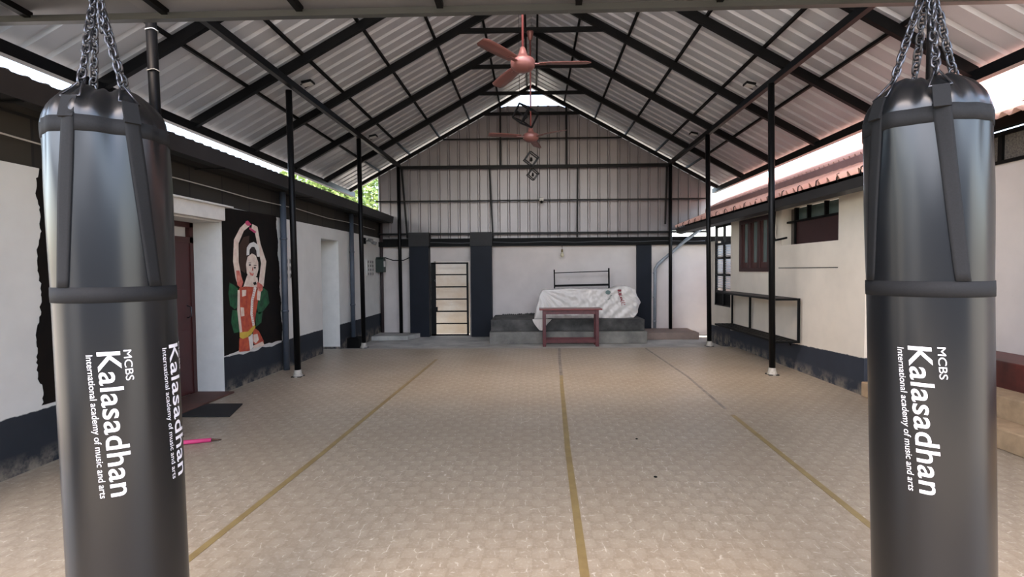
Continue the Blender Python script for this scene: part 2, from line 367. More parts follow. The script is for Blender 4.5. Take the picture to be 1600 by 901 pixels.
# ------------------------------------------------------------------ murals (painted flat on the left wall)
def wall_pt(px, py):                      # where a point of the mural lies on the wall plane X=-3.85
    d = f2+r3*((px-CX)/F)-u3*((py-CY)/F); k = (-3.85-CAM.x)/d.x; p = CAM+d*k; return (p.y, p.z)
def cr(cx_, cy_): return wall_pt(340+cx_/3.7545, 320+cy_/3.7545)
def ragged(a, b_, n, amp, sgn=1):
    w_ = [random.uniform(-1, 1) for _ in range(n//6+3)]
    def sm(i):
        q = i/6; k = int(q); f = q-k; f = f*f*(3-2*f); return w_[k]*(1-f)+w_[k+1]*f
    return [(a[0]+(b_[0]-a[0])*i/n+sm(i)*amp*1.6+random.uniform(-amp, amp)*.5, a[1]+(b_[1]-a[1])*i/n+random.uniform(-.01, .01)) for i in range(n+1)]
mural = thing('dancer_mural', 'painting of a smiling dancer with raised arms on black ground', 'mural', (-3.85, 7.1, .43))
def layer(name, poly, k, m, conv=True):
    pts = [cr(*p) for p in poly] if conv else poly
    return P_(MB().prism(pts, 'X', -3.8495, -3.847+k*.0006).obj(name, m), mural)
blk = mat('mural_black', (14, 13, 13), .6, rgb2=(24, 19, 16), nscale=5, spec=.15)
a, b_ = cr(345, 62), cr(383, 790)
edge = ragged(a, b_, 60, .02)
bot = ragged(cr(300, 815), cr(60, 880), 8, .012)
layer('black_ground', [cr(22, 12)]+edge+bot+[cr(38, 888)], 0, blk, False)
tw = ragged(cr(380, 792), cr(60, 875), 14, .02); tb = [(p[0], p[1]-random.uniform(.02, .06)) for p in reversed(tw)]
layer('torn_white_edge', tw+tb, 1, M_white, False)
col = lambda n, c, c2=None: mat(n, c, .55, rgb2=c2, noise=.15, nscale=12)
cream = col('mural_cream', (228, 214, 198), (212, 186, 170)); redp = col('mural_red', (186, 60, 56), (220, 150, 130)); ora = col('mural_orange', (196, 92, 60), (160, 60, 48))
grn = col('mural_green', (24, 96, 56), (14, 50, 34)); yel = col('mural_yellow', (206, 176, 70)); pnk = col('mural_pink', (200, 70, 110)); wht = col('mural_white', (226, 222, 214)); brn = col('mural_brown', (58, 36, 26))
dk = col('mural_line', (30, 22, 24))
for nm, m, k, polys in (
    ('green_blot', grn, 1, [[(68, 455), (95, 470), (118, 490), (122, 590), (100, 612), (72, 590), (62, 520)], [(85, 615), (122, 620), (125, 745), (95, 752), (78, 690)], [(262, 482), (292, 505), (302, 575), (268, 620), (240, 645), (228, 600)], [(222, 632), (262, 628), (255, 690), (225, 715)]]),
    ('brown_glow', brn, 1, [[(125, 235), (150, 190), (185, 180), (178, 300), (160, 400), (130, 380)]]),
    ('left_arm', cream, 2, [[(168, 98), (130, 135), (94, 205), (89, 330), (104, 430), (118, 470), (142, 445), (122, 335), (121, 225), (152, 152), (186, 124)]]),
    ('right_arm', cream, 2, [[(202, 112), (232, 128), (250, 228), (284, 332), (268, 478), (238, 470), (254, 342), (234, 245), (218, 165), (196, 140)]]),
    ('hands', pnk, 3, [[(164, 96), (176, 92), (198, 116), (176, 124), (160, 110)], [(186, 130), (226, 158), (216, 166), (184, 142)]]),
    ('garland', wht, 3, [[(168, 296), (170, 250), (186, 226), (210, 217), (232, 232), (244, 262), (244, 305), (229, 302), (226, 268), (214, 246), (198, 246), (186, 262), (184, 292)]]),
    ('face', cream, 3, [[(200, 284), (222, 296), (236, 335), (238, 375), (228, 415), (206, 436), (186, 432), (170, 400), (165, 350), (174, 305)]]),
    ('neck', cream, 2, [[(172, 412), (232, 425), (240, 480), (190, 500), (150, 480)]]),
    ('sleeve', redp, 3, [[(106, 385), (126, 384), (148, 452), (138, 490), (114, 470)], [(232, 450), (262, 470), (262, 500), (240, 520), (226, 500)]]),
    ('torso', ora, 3, [[(128, 484), (160, 478), (232, 482), (236, 560), (222, 640), (216, 706), (172, 752), (130, 745), (116, 620), (118, 510)]]),
    ('torso_edge', cream, 4, [[(116, 500), (128, 498), (128, 620), (142, 745), (128, 748), (114, 620)], [(232, 500), (252, 510), (246, 560), (228, 556)], [(132, 600), (152, 602), (156, 650), (136, 655)], [(140, 500), (166, 498), (164, 532), (142, 538)]]),
    ('garland_chain', wht, 5, [[(212, 476), (226, 486), (208, 560), (204, 640), (216, 706), (204, 712), (190, 640), (194, 560)]]),
    ('sash', yel, 5, [[(128, 748), (176, 742), (216, 700), (220, 716), (190, 768), (146, 786), (128, 776)]]),
    ('leg', ora, 4, [[(126, 782), (182, 768), (202, 838), (184, 856), (124, 862)], [(208, 716), (240, 740), (268, 796), (270, 824), (226, 836), (204, 800)]]),
    ('pleats', wht, 5, [[(178, 766), (203, 756), (206, 836), (188, 850), (182, 800)]]),
    ('knee', cream, 5, [[(208, 760), (232, 756), (240, 790), (222, 812), (208, 800)], [(206, 826), (262, 800), (272, 822), (210, 842)]])):
    for p in polys: layer(nm, p, k, m)
for k in range(16):                       # ticks of the flower chain
    x, y = 209-.9*k+.05*k*k, 492+13.5*k; layer('chain_tick', [(x-6, y), (x+5, y+2), (x+5, y+5), (x-6, y+3)], 6, redp)
def dot(cx_, cy_, r, rr, nm, m): layer(nm, [(cx_+r*math.cos(t*PI/5), cy_+rr*math.sin(t*PI/5)) for t in range(10)], 5, m)
dot(187, 352, 7, 5, 'eye', dk); dot(216, 368, 7, 5, 'eye', dk); dot(186, 340, 9, 2, 'brow', dk); dot(218, 355, 9, 2, 'brow', dk)
layer('mouth', [(184, 392), (198, 402), (212, 400), (204, 416), (190, 412)], 5, redp); layer('nose', [(203, 362), (207, 384), (199, 386)], 5, ora)
layer('hair', [(188, 280), (192, 256), (208, 246), (222, 262), (224, 300), (206, 284)], 4, dk)
layer('hair_knot', [(206, 456), (222, 450), (228, 466), (212, 470)], 5, dk)
bm2 = thing('black_mural', 'plain black painted panel with ragged left edge behind the left punching bag', 'mural', (-3.85, 4.5, .45))
e = ragged((4.04, 2.31), (3.99, .47), 70, .018)
P_(MB().prism(e+[(5.14, .47), (5.14, 2.31)], 'X', -3.8495, -3.846).obj('black_panel', blk), bm2)

# ------------------------------------------------------------------ far wall
fa = MB()
YW = 13.2
fa.box(-4.3, -2.50, YW, YW+.3, -.4, 2.12); fa.box(-1.60, 5.0, YW, YW+.3, -.4, 2.12); fa.box(-2.50, -1.60, YW, YW+.3, 1.73, 2.12)
struct('wall_back', fa, M_far)
tr = MB().box(-3.9, 5.0, YW-.14, YW+.02, 2.10, 2.22).box(-3.9, 5.0, YW-.04, YW+.3, 2.22, 2.30)
struct('trim_4', tr, M_thin)
cab = MB().tube([(x/4, YW-.15, 2.185+.012*math.sin(x*1.1)) for x in range(-12, 18)], .011, 6)
tag(cab.obj('beam_cable', mat('cable_grey', (70, 70, 74), .5)), 'thin cable clipped along the dark beam on the far wall', 'cable')
for x0, x1, zt, lb in ((-3.06, -2.58, 2.44, 'navy pillar left of the barred gate'), (-1.54, -1.02, 2.44, 'navy pillar right of the barred gate'), (2.58, 2.95, 2.12, 'navy pillar at the right end of the concrete steps')):
    t = thing('wall_pillar', lb, 'pillar', ((x0+x1)/2, YW, ZF))
    y0 = 12.72 if x1 < 0 else YW-.08
    P_(MB().box(x0, x1, (YW-.25 if x1 < 0 else YW-.08), YW, ZF, 2.10).obj('shaft', M_navy, bevel=.008), t)
    if zt > 2.2: P_(MB().box(x0-.01, x1+.02, YW-.27, YW-.02, 2.10, zt).obj('cap_block', mat('cap_black', (34, 33, 34), .7, noise=.2)), t)
# barred gate
gte = thing('barred_gate', 'black metal gate with six open panels between the navy pillars', 'gate', (-2.04, 12.98, ZF))
gm = MB(); gx0, gx1, gz0, gz1, gy = -2.53, -1.60, ZF+.03, 1.70, 12.98
gm.box(gx0, gx0+.12, gy-.02, gy+.02, gz0, gz1).box(gx1-.05, gx1, gy-.02, gy+.02, gz0, gz1).box(gx0, gx1, gy-.02, gy+.02, gz0, gz0+.04).box(gx0, gx1, gy-.02, gy+.02, gz1-.04, gz1)
gfr_ = P_(gm.obj('gate_frame', M_black, bevel=.003), gte)
for i in range(1, 6):
    z = gz0+(gz1-gz0)*i/6; P_(MB().box(gx0+.12, gx1-.05, gy-.015, gy+.015, z-.016, z+.016).obj('gate_bar', M_black), gte)
P2(MB().box(gx0+.10, gx0+.16, gy-.045, gy-.015, .50, .60).obj('latch', M_black), gfr_)
P2(MB().tube([(gx0+.12, gy-.03, 1.28), (gx0+.10, gy-.05, 1.25), (gx0+.12, gy-.03, 1.22)], .012, 8).obj('gate_handle', M_steel), gfr_)
struct('wall_outside', MB().box(-4.5, 0.2, 13.95, 14.1, -.3, 1.95), mat('outside_cream', (205, 198, 186), .7, rgb2=(190, 172, 150), nscale=1.4))
# steps, low ledge, rubble
tag(MB().box(-.98, 2.52, 11.62, 13.18, ZF, .12).obj('concrete_step', mat('step_grey', (128, 126, 118), .8, rgb2=(88, 87, 83), nscale=2.4, bump=.3), bevel=.012), 'lower broad grey concrete step along the far wall', 'step')
tag(MB().box(-.96, 2.50, 11.80, 13.18, .12, .375).obj('concrete_step', M_concd, bevel=.012), 'upper stained concrete step under the white covered heap', 'step')
tag(MB().box(2.53, 3.86, 12.25, 13.18, ZF, .015).obj('low_ledge', mat('ledge_plaster', (134, 118, 108), .8, noise=.2), bevel=.01), 'low plastered ledge right of the concrete steps', 'ledge')
rb = MB()
for i in range(26):
    x = -.75+i*.05; r = random.uniform(.02, .05); rb.lathe([(0, -.3*r), (r, 0), (r*.7, r*.7), (0, r)], (x, 13.08+random.uniform(-.03, .03), .385), 7)
tag(rb.obj('plaster_rubble', M_concd), 'crumbs of plaster on the upper step against the far wall', 'rubble', kind='stuff')

# unseen wall added behind the camera, dark blue-grey for the bags to reflect
struct('wall_added_reflection', MB().box(-9, 9, -7.2, -7, -.3, 3.4), mat('added_reflection_grey', (64, 78, 92), .7, noise=.15, nscale=1))
# ------------------------------------------------------------------ right building
wr = MB(); X0 = 3.85
wr.box(X0, X0+.2, 6.15, 6.70, -.3, 2.46); wr.box(X0, X0+.2, 6.70, 8.22, -.3, 1.845); wr.box(X0, X0+.2, 8.22, 8.59, -.3, 2.46)
wr.box(X0, X0+.2, 8.59, 9.84, -.3, 1.44); wr.box(X0, X0+.2, 8.59, 9.84, 2.37, 2.46); wr.box(X0, X0+.2, 9.84, 10.3, -.3, 2.46); wr.box(X0, X0+.2, 6.70, 8.22, 2.40, 2.46)
wr.box(4.0, 4.15, 10.3, 10.7, -.3, 2.46); wr.box(4.0, 4.15, 10.7, 11.68, -.3, .70); wr.box(4.0, 4.15, 11.68, 12.0, -.3, 2.1)
struct('wall_right', wr, M_right)
struct('wall_return', MB().prism([(X0+.2, -.3), (5.1, -.3), (5.1, 3.25), (4.32, 2.90), (4.2, 2.74), (X0+.2, 2.68)], 'Y', 6.15, 6.3), M_right)
struct('wall_verandah', MB().box(4.9, 5.1, 1.0, 6.15, -.3, 2.6), M_far)
struct('trim_9', MB().prism([(3.70, 2.475), (4.22, 2.475), (4.22, 2.775), (3.70, 2.57)], 'Y', 6.31, 12.9), M_thin)
tag(MB().box(X0-.004, X0+.01, 6.7, 8.3, 1.495, 1.505).obj('trim_5', M_thin), kind='structure')
# boarded opening
t = thing('boarded_opening', 'dark red board with small panes above in the right wall', 'window', (3.95, 7.46, 1.845))
P_(MB().box(X0+.10, X0+.13, 6.72, 7.95, 1.85, 2.18).obj('board', mat('board_red', (52, 24, 24), .5, noise=.2)), t)
P_(MB().box(X0+.08, X0+.14, 6.70, 8.22, 2.18, 2.21).box(X0+.08, X0+.14, 7.15, 7.18, 2.18, 2.40).box(X0+.08, X0+.14, 7.60, 7.63, 2.18, 2.40).box(X0+.08, X0+.14, 7.95, 7.99, 1.85, 2.40).obj('lattice_bar', M_thin), t)
P_(MB().box(X0+.13, X0+.14, 6.70, 7.95, 2.21, 2.39).obj('pane', M_glassd), t)
P_(MB().box(X0+.15, X0+.19, 7.99, 8.22, 1.85, 2.40).obj('side_panel', mat('grey_mesh', (92, 84, 78), .7, noise=.3, nscale=40)), t)
tag(MB().tube([(3.80, 8.34, 2.44), (3.77, 8.30, 2.0), (3.77, 8.26, 1.93), (3.80, 7.95, 1.95)], .016, 8).obj('bent_rod', M_thin), 'bent black rod hanging by the boarded opening on the right wall', 'rod')
# three-light window
t = thing('window_1', None, None, (3.9, 9.2, 1.44)); tag(t, kind='structure')
wf = MB().box(X0-.02, X0+.06, 8.59, 9.84, 1.44, 1.50).box(X0-.02, X0+.06, 8.59, 9.84, 2.30, 2.37)
for y in (8.59, 8.97, 9.36, 9.75): wf.box(X0-.02, X0+.06, y, y+.09, 1.50, 2.30)
wfo = P_(wf.obj('window_frame', M_frame, bevel=.004), t)
for y in (8.68, 9.06, 9.45):
    ss_ = P_(MB().box(X0+.01, X0+.04, y, y+.29, 1.50, 1.60).box(X0+.01, X0+.04, y, y+.06, 1.60, 2.30).box(X0+.01, X0+.04, y+.23, y+.30, 1.60, 2.30).obj('shutter_stile', mat('shutter_brown', (72, 42, 38), .5, noise=.2)), t)
    P2(MB().box(X0+.025, X0+.035, y+.06, y+.23, 1.60, 2.30).obj('pane', M_glassd), ss_)
# tall metal grille window
t = thing('window_2', None, None, (4.05, 11.2, .7)); tag(t, kind='structure')
gf = MB().box(4.02, 4.07, 10.70, 10.75, .70, 2.42).box(4.02, 4.07, 11.63, 11.68, .70, 2.42).box(4.02, 4.07, 11.15, 11.19, .70, 2.42)
for z in (.70, 1.0, 1.36, 1.72, 2.02, 2.40): gf.box(4.02, 4.07, 10.7, 11.68, z-.02, z+.025)
P_(gf.obj('window_frame', M_black), t)
lv = MB()
for i in range(26): lv.bar((4.06, 10.72, 1.08+i*.036), (4.06, 11.66, 1.08+i*.036), .03, .004, upv=(.6, 0, 1))
P_(lv.obj('louvre', mat('louvre_pale', (206, 216, 222), .4)), t)
P_(MB().box(4.05, 4.06, 10.72, 11.66, .72, 1.02).obj('lower_panel', M_thin), t)
struct('wall_neighbour', MB().box(5.6, 5.7, 9.0, 16, -.3, 1.95), mat('neighbour_white', (225, 226, 226), .7, noise=.1))
# verandah plinth and steps
tag(MB().box(4.4, 4.898, 1.0, 6.14, 0, .61).obj('red_plinth', M_red, bevel=.01), 'raised red oxide verandah plinth right of the right punching bag', 'plinth')
tag(MB().box(4.10, 4.40, 1.0, 6.15, 0, .36).obj('verandah_step', M_tan, bevel=.01), 'upper tan step below the red verandah', 'step')
tag(MB().box(3.82, 4.10, 1.0, 6.15, 0, .17).obj('verandah_step', M_tan, bevel=.01), 'lower tan step below the red verandah', 'step')
# lattice band above the near right wall
t = thing('ventilation_mesh', 'grey brick-mesh ventilation band at the top of the near right wall', 'vent', (4.9, 5, 2.6))
P_(MB().box(4.92, 4.98, 1.0, 6.15, 2.60, 2.86).obj('mesh_panel', mat('mesh_grey', (110, 104, 96), .8, rgb2=(70, 66, 62), nscale=60)), t)
for y in (1.6, 2.6, 3.6, 4.6, 5.6): P_(MB().box(4.89, 4.99, y, y+.05, 2.60, 2.87).obj('mesh_post', M_thin), t)
P_(MB().box(4.88, 5.0, 1.0, 6.15, 2.565, 2.60).box(4.88, 5.0, 1.0, 6.15, 2.86, 2.90).obj('mesh_rail', M_thin), t)
struct('trim_6', MB().box(4.75, 4.84, 1.0, 6.15, 2.90, 3.02), M_thin)
# roofs on the right
for i, lb in enumerate(('lowest', 'middle', 'upper')):
    q = MB(); xa = 4.52+.42*i; za = 2.95+.22*i
    corr(q, (xa, za), (xa+.5, za+.22), .8, 5.48, .14, .05, th=.008)
    tag(q.obj('corrugated_sheet', M_roofred, fix=False), lb+' row of wavy red sheets on the roof right of the right punching bag', 'roof sheet')
q = MB(); corr(q, (3.48, 2.50), (4.24, 2.80), 5.52, 12.9, .2, .055, 'trap')
tag(q.obj('eave_sheet', M_roofred, fix=False), 'ribbed terracotta sheet forming the low eave over the right wall', 'roof sheet')
tag(MB().prism([(4.20, 2.79), (4.23, 2.79), (4.23, 2.93), (4.36, 2.99), (4.36, 3.0), (4.20, 2.94)], 'Y', 5.52, 12.9).obj('roof_flashing', M_flash), 'flat pinkish flashing strip between the two right roof sheets', 'flashing')
q = MB(); corr(q, (4.30, 2.975), (8.6, 5.05), 5.52, 12.9, .125, .03, 'trap')
tag(q.obj('upper_roof_sheet', M_roofred, fix=False), 'sunlit ribbed red roof rising behind the right eave', 'roof sheet')
eg = MB().prism([(3.50, 2.36), (3.62, 2.34), (3.64, 2.47), (3.62, 2.47), (3.60, 2.37), (3.52, 2.385), (3.51, 2.47), (3.49, 2.47)], 'Y', 5.5, 12.9)
tag(eg.obj('rain_gutter', M_gutter), 'dark gutter below the terracotta eave of the right building', 'gutter')
hk = MB()
for i in range(17):
    y = 5.65+i*.44
    hk = MB().tube([(3.50, y, 2.46), (3.47, y, 2.50), (3.475, y, 2.56), (3.50, y, 2.575)], .007, 6)
    tag(hk.obj('eave_hook', M_black), 'small black hook bolt on the terracotta eave edge', 'hook', 'hook bolts along the terracotta eave')
struct('trim_7', MB().box(3.64, 4.1, 5.52, 12.9, 2.44, 2.47), M_thin)
pts = [(4.25, 13.0, 2.56), (3.74, 13.06, 2.17), (3.10, 13.08, 1.62), (3.03, 13.09, 1.5), (3.02, 13.09, .03)]
pipe_thing('drain_pipe', 'grey downpipe slanting then dropping beside the right navy pillar', pts, .04, M_pvc, clips=((3.02, 13.09, 1.4), (3.02, 13.09, .8), (3.02, 13.09, .2)))

# ------------------------------------------------------------------ main roof
Y5, S, HR, SL = 13.04, 1.497, 6.0, .552
def zr(x): return HR-SL*abs(x)
XE = 4.55
YT = [Y5-k*S for k in range(6)]            # trusses, far to near
ords = ('on the gable wall', 'nearest the gable wall truss', 'third truss from the gable wall', 'fourth truss from the gable wall, carrying the far fan', 'fifth truss from the gable wall', 'nearest truss in view, carrying the near fan')
YT = [Y5, Y5-S, Y5-2*S, Y5-3*S, Y5-4*S, Y5-5*S]
lbl = ('black roof truss fixed against the gable cladding', 'black roof truss next to the gable one', 'black roof truss third from the gable wall', 'black roof truss from which the far fan hangs', 'black roof truss between the two ceiling fans', 'black roof truss from which the near fan hangs')
for k, y in enumerate(YT):
    t = thing('roof_truss', lbl[k], 'roof truss', (0, y, 4.0), 'roof trusses')
    hh = .11 if k else .08
    for s in (-1, 1):
        P_(MB().bar((0, y, zr(0)), (s*XE, y, zr(XE)), .06, hh).obj('rafter', M_black), t)
    P_(MB().box(-1.20, 1.20, y-.025, y+.025, 5.30, 5.37).obj('collar_tie', M_black), t)
px = (.11, .80, 1.55, 2.30, 3.05, 3.80)
pn = ('beside the ridge', 'one up from mid slope near the ridge', 'third from the ridge', 'fourth from the ridge', 'fifth from the ridge just above the post beam', 'lowest above the eave')
pn = ('beside the ridge', 'second down from the ridge', 'third down from the ridge', 'fourth down from the ridge', 'fifth down from the ridge', 'lowest, just above the eave')
for s, sd in ((-1, 'left'), (1, 'right')):
    for x, n in zip(px, pn):
        z = zr(x)+.075
        tag(MB().bar((s*x, 4.3, z), (s*x, 13.35, z), .035, .04).obj('roof_purlin', M_thin), 'thin black purlin on the %s roof slope, %s' % (sd, n), 'purlin', 'roof purlins')
    tag(MB().box(s*(XE-.04), s*(XE+.05), 4.3, 13.35, 3.385, 3.50).obj('eave_beam', M_black), 'dark beam along the %s eave of the main roof' % sd, 'beam')
    q = MB(); corr(q, (0, HR+.10), (s*4.68, HR+.10-SL*4.68), 4.3, 13.62, .25, .03, 'trap')
    tag(q.obj('ceiling', M_roof, fix=False), kind='structure')
tag(MB().prism([(-.2, HR+.03), (0, HR+.14), (.2, HR+.03), (.2, HR+.045), (0, HR+.16), (-.2, HR+.045)], 'Y', 4.3, 13.62).obj('trim_8', M_asb), kind='structure')
# beams on the posts
tag(MB().bar((-3.33, 4.45, 4.08), (-3.31, 13.1, 4.10), .07, .09).obj('post_beam', M_black), 'long black beam resting on the left row of posts', 'beam')
tag(MB().bar((3.32, 4.45, 4.08), (3.38, 13.1, 4.09), .07, .09).obj('post_beam', M_black), 'long black beam resting on the right row of posts', 'beam')
def post(label, base, top, foot=True, ties=()):
    b0 = Vector(base); t = thing('roof_post', label, 'post', b0, 'roof posts')
    P_(MB().tube([base, top], .043, 16).obj('pole', M_black), t)
    if foot:
        P_(MB().box(base[0]-.07, base[0]+.07, base[1]-.07, base[1]+.07, base[2], base[2]+.012).obj('base_plate', M_black), t)
        P_(MB().lathe([(.0, .10), (.05, .10), (.052, .06), (.075, 0)], base, 14).obj('concrete_foot', mat('foot_white', (170, 165, 155), .8, noise=.3, nscale=30)), t)
    for z in ties:
        x = base[0]+(top[0]-base[0])*(z-base[2])/(top[2]-base[2])
        P_(MB().tube([(x+.047*math.cos(i*PI/8), base[1]+.047*math.sin(i*PI/8), z+.006*math.sin(i)) for i in range(16)], .004, 5, closed=True).obj('cable_tie', M_white), t)
post('nearest black post on the left, behind the left punching bag', (-3.27, 4.62, 0), (-3.335, 4.62, 4.04), ties=(3.62, 3.27))
post('left black post beside the dancer mural', (-3.372, 7.4, 0), (-3.41, 7.4, 4.04))
post('left black post by the second doorway', (-3.317, 10.165, 0), (-3.345, 10.165, 4.05))
post('far left black post in front of the gable wall', (-3.295, 13.0, -.05), (-3.31, 13.0, 4.05), False)
post('nearest black post on the right, behind the right punching bag', (3.42, 4.62, 0), (3.43, 4.62, 4.04))
post('right black post in front of the slatted rack near end', (3.357, 7.4, 0), (3.305, 7.4, 4.04))
post('right black post at the far end of the slatted rack', (3.40, 10.165, 0), (3.345, 10.165, 4.05))
post('far right black post standing on the low ledge', (3.388, 13.0, .015), (3.38, 13.0, 4.05), False)
# gable framing and cladding
gfr = thing('gable_frame', 'black steel frame of rails and uprights holding the gable cladding', 'frame', (0, 13.05, 2.4))
for z, x, hh in ((4.05, 3.36, .075), (4.73, 2.2, .03), (3.22, 3.9, .03), (2.41, 3.9, .045)):
    P_(MB().box(-x, min(x, 4.3) if z > 3.5 else 4.3, 13.03, 13.08, z-hh/2, z+hh/2).obj('rail', M_black), gfr)
for a_, b_ in (((-.78, 4.05), (-.78, 5.55)), ((.84, 4.05), (.84, 5.53)), ((-1.06, 4.03), (-.99, 2.30)), ((1.12, 4.03), (1.10, 2.30)), ((-3.24, 4.03), (-3.12, 2.30)), ((3.31, 4.03), (3.27, 2.60))):
    P_(MB().bar((a_[0], 13.055, a_[1]), (b_[0], 13.055, b_[1]), .04, .04, upv=(0, 1, 0)).obj('upright', M_black), gfr)
def clad():
    V = []; pitch = .25; x = -3.88; prof = ((0, 0), (.03, .028), (.06, .028), (.09, 0), (.16, 0)); pts = []
    while x < 4.42:
        for a, h in ((0, 0), (.02, .03), (.05, .03), (.07, 0)): pts.append((x+a, h))
        x += pitch
    F_ = []
    for i, (x, h) in enumerate(pts):
        zt = min(5.575, zr(x)-.005); zb = 2.27 if x < 3.4 else 2.45
        V += [(x, 13.22-h, zb), (x, 13.22-h, zt), (x, 13.226-h, zb), (x, 13.226-h, zt)]
        if i: a = 4*(i-1); b = 4*i; F_ += [(a, b, b+1, a+1), (a+2, a+3, b+3, b+2), (a+1, b+1, b+3, a+3), (a, a+2, b+2, b)]
    return MB().add(V, F_)
tag(clad().obj('wall_gable', M_clad, fix=False), kind='structure')
t = thing('security_camera', 'small white security camera on the rail of the gable wall', 'camera', (.22, 13.0, 3.2))
P_(MB().box(.17, .27, 12.96, 13.03, 3.19, 3.27).obj('camera_body', M_white, bevel=.01), t)
P_(MB().tube([(.22, 12.99, 3.18), (.22, 12.93, 3.15)], .03, 14).obj('lens', M_thin), t)
t = thing('bare_bulb', 'bare bulb hanging from the far beam above the white heap', 'light bulb', (.72, 12.98, 2.1))
P_(MB().tube([(.72, 13.05, 2.13), (.72, 12.98, 2.10), (.72, 12.98, 1.98)], .006, 6).obj('flex', M_thin), t)
P_(MB().lathe([(.0, .04), (.022, .04), (.024, -.02), (.018, -.03)], (.72, 12.98, 1.96), 12).obj('lamp_holder', mat('brass', (120, 100, 60), .4, metal=.6)), t)
P_(MB().lathe([(.016, .0), (.022, -.02), (.042, -.06), (.045, -.085), (.036, -.115), (.0, -.13)], (.72, 12.98, 1.935), 16).obj('glass_globe', mat('bulb_glass', (200, 190, 160), .15)), t)

# floodlights on the post beams
for x, y, lb in ((-3.30, 7.6, 'left beam near its first visible post'), (-3.28, 10.62, 'left beam past its middle post'), (3.30, 7.92, 'right beam near its first visible post'), (3.33, 10.72, 'right beam past its middle post')):
    t = thing('floodlight', 'small square floodlight on the '+lb, 'light', (x, y, 4.1), 'floodlights on the post beams'); s = 1 if x < 0 else -1
    P_(MB().bar((x, y-.07, 4.16), (x+s*.08, y-.07, 4.20), .02, .006).bar((x, y+.07, 4.16), (x+s*.08, y+.07, 4.20), .02, .006).obj('bracket', M_black), t)
    ho_ = P_(MB().bar((x+s*.02, y-.02, 4.19), (x+s*.16, y-.02, 4.22), .15, .035).obj('housing', M_black, bevel=.004), t)
    P2(MB().bar((x+s*.03, y-.02, 4.168), (x+s*.15, y-.02, 4.198), .12, .004).obj('glass_cover', M_white), ho_)

# ------------------------------------------------------------------ front lean-to roof and beam
tag(MB().bar((-5.4, 4.26, 3.545), (5.0, 4.26, 3.600), .06, .05).obj('front_beam', mat('beam_grey', (84, 86, 84), .4, metal=.3)), 'grey steel beam crossing the very top of the view', 'beam')
for i, x in enumerate((-4.43, -3.21, -2.02, -.79, .41, 1.62, 2.83, 4.05)):
    tag(MB().bar((x*.915, 4.25, 3.605+.0053*x), (x*.915, 0, 3.82+.0053*x), .05, .05).obj('front_joist', M_black), 'black joist under the low front roof, %s from the left' % ('first', 'second', 'third', 'fourth', 'fifth', 'sixth', 'seventh', 'eighth')[i], 'joist', 'front roof joists')
q = MB().add([(-6, 4.36, 3.60), (5, 4.36, 3.658), (5, -.05, 3.882), (-6, -.05, 3.824), (-6, 4.36, 3.606), (5, 4.36, 3.664), (5, -.05, 3.888), (-6, -.05, 3.83)], [(0, 1, 2, 3), (4, 7, 6, 5), (0, 4, 5, 1), (2, 6, 7, 3), (0, 3, 7, 4), (1, 5, 6, 2)])
tag(q.obj('ceiling', ribbed_metal('front_roof_sheet', (150, 148, 148), (120, 120, 122), axis=0), fix=True), kind='structure')
tag(MB().bar((-5, 1.8, 3.655), (5, 1.8, 3.71), .08, .05).obj('hanging_beam', M_black), 'black overhead beam above the frame from which both punching bags hang', 'beam')

# ------------------------------------------------------------------ fans
def fan(y, label, a0, ztop, x=-.07):
    zc = 3.62; t = thing('ceiling_fan', label, 'ceiling fan', (x, y-.05, zc), 'ceiling fans'); yc = y-.05
    P_(MB().lathe([(.0, -.075), (.06, -.07), (.10, -.05), (.125, -.02), (.128, .03), (.11, .055), (.06, .07), (.045, .11), (.025, .17), (.013, .18)], (x, yc, zc), 28).obj('motor_housing', M_brown), t)
    P_(MB().tube([(x, yc, zc+.16), (x, yc, ztop)], .012, 10).obj('down_rod', mat('rod_red', (110, 52, 50), .4)), t)
    P_(MB().lathe([(.013, -.14), (.03, -.12), (.055, -.02), (.055, 0), (.0, 0)], (x, yc, ztop), 18).obj('canopy', M_brown), t)
    for k in range(3):
        a = a0+k*2*PI/3; u = Vector((math.cos(a), math.sin(a), 0)); v = Vector((-u.y, u.x, 0))
        V = []; n = 12
        for i in range(n+1):
            r = .17+.53*i/n; wd = .055+.012*math.sin(i/n*PI)+.012*i/n
            if i == n: wd *= .6
            for j in (-1, -.3, .4, 1):
                c = Vector((x, yc, zc+.005))+u*r+v*(j*wd); c.z += .012*j-.010*(1-abs(j))*0-.02*(r-.17)
                V += [c, c+Vector((0, 0, .003))]
        Fs = []
        for i in range(n):
            for j in range(3):
                a_ = (i*4+j)*2; b_ = ((i+1)*4+j)*2
                Fs += [(a_, b_, b_+2, a_+2), (a_+1, a_+3, b_+3, b_+1)]
            for j in (0, 3):
                a_ = (i*4+j)*2; b_ = ((i+1)*4+j)*2; Fs.append((a_, a_+1, b_+1, b_))
        bl_ = P_(MB().add(V, Fs, 0, True).obj('blade', M_brown), t)
        P2(MB().bar(Vector((x, yc, zc-.0))+u*.10, Vector((x, yc, zc-.0))+u*.24, .045, .008).obj('blade_arm', M_brown), bl_)
# blade directions: one to the right, one near-left, one far-left
fan(YT[5], 'near brown three-blade ceiling fan', math.radians(-3), 5.29, -.09)
fan(YT[3], 'far brown three-blade ceiling fan above the hanging cubes', math.radians(80), 5.29, -.02)

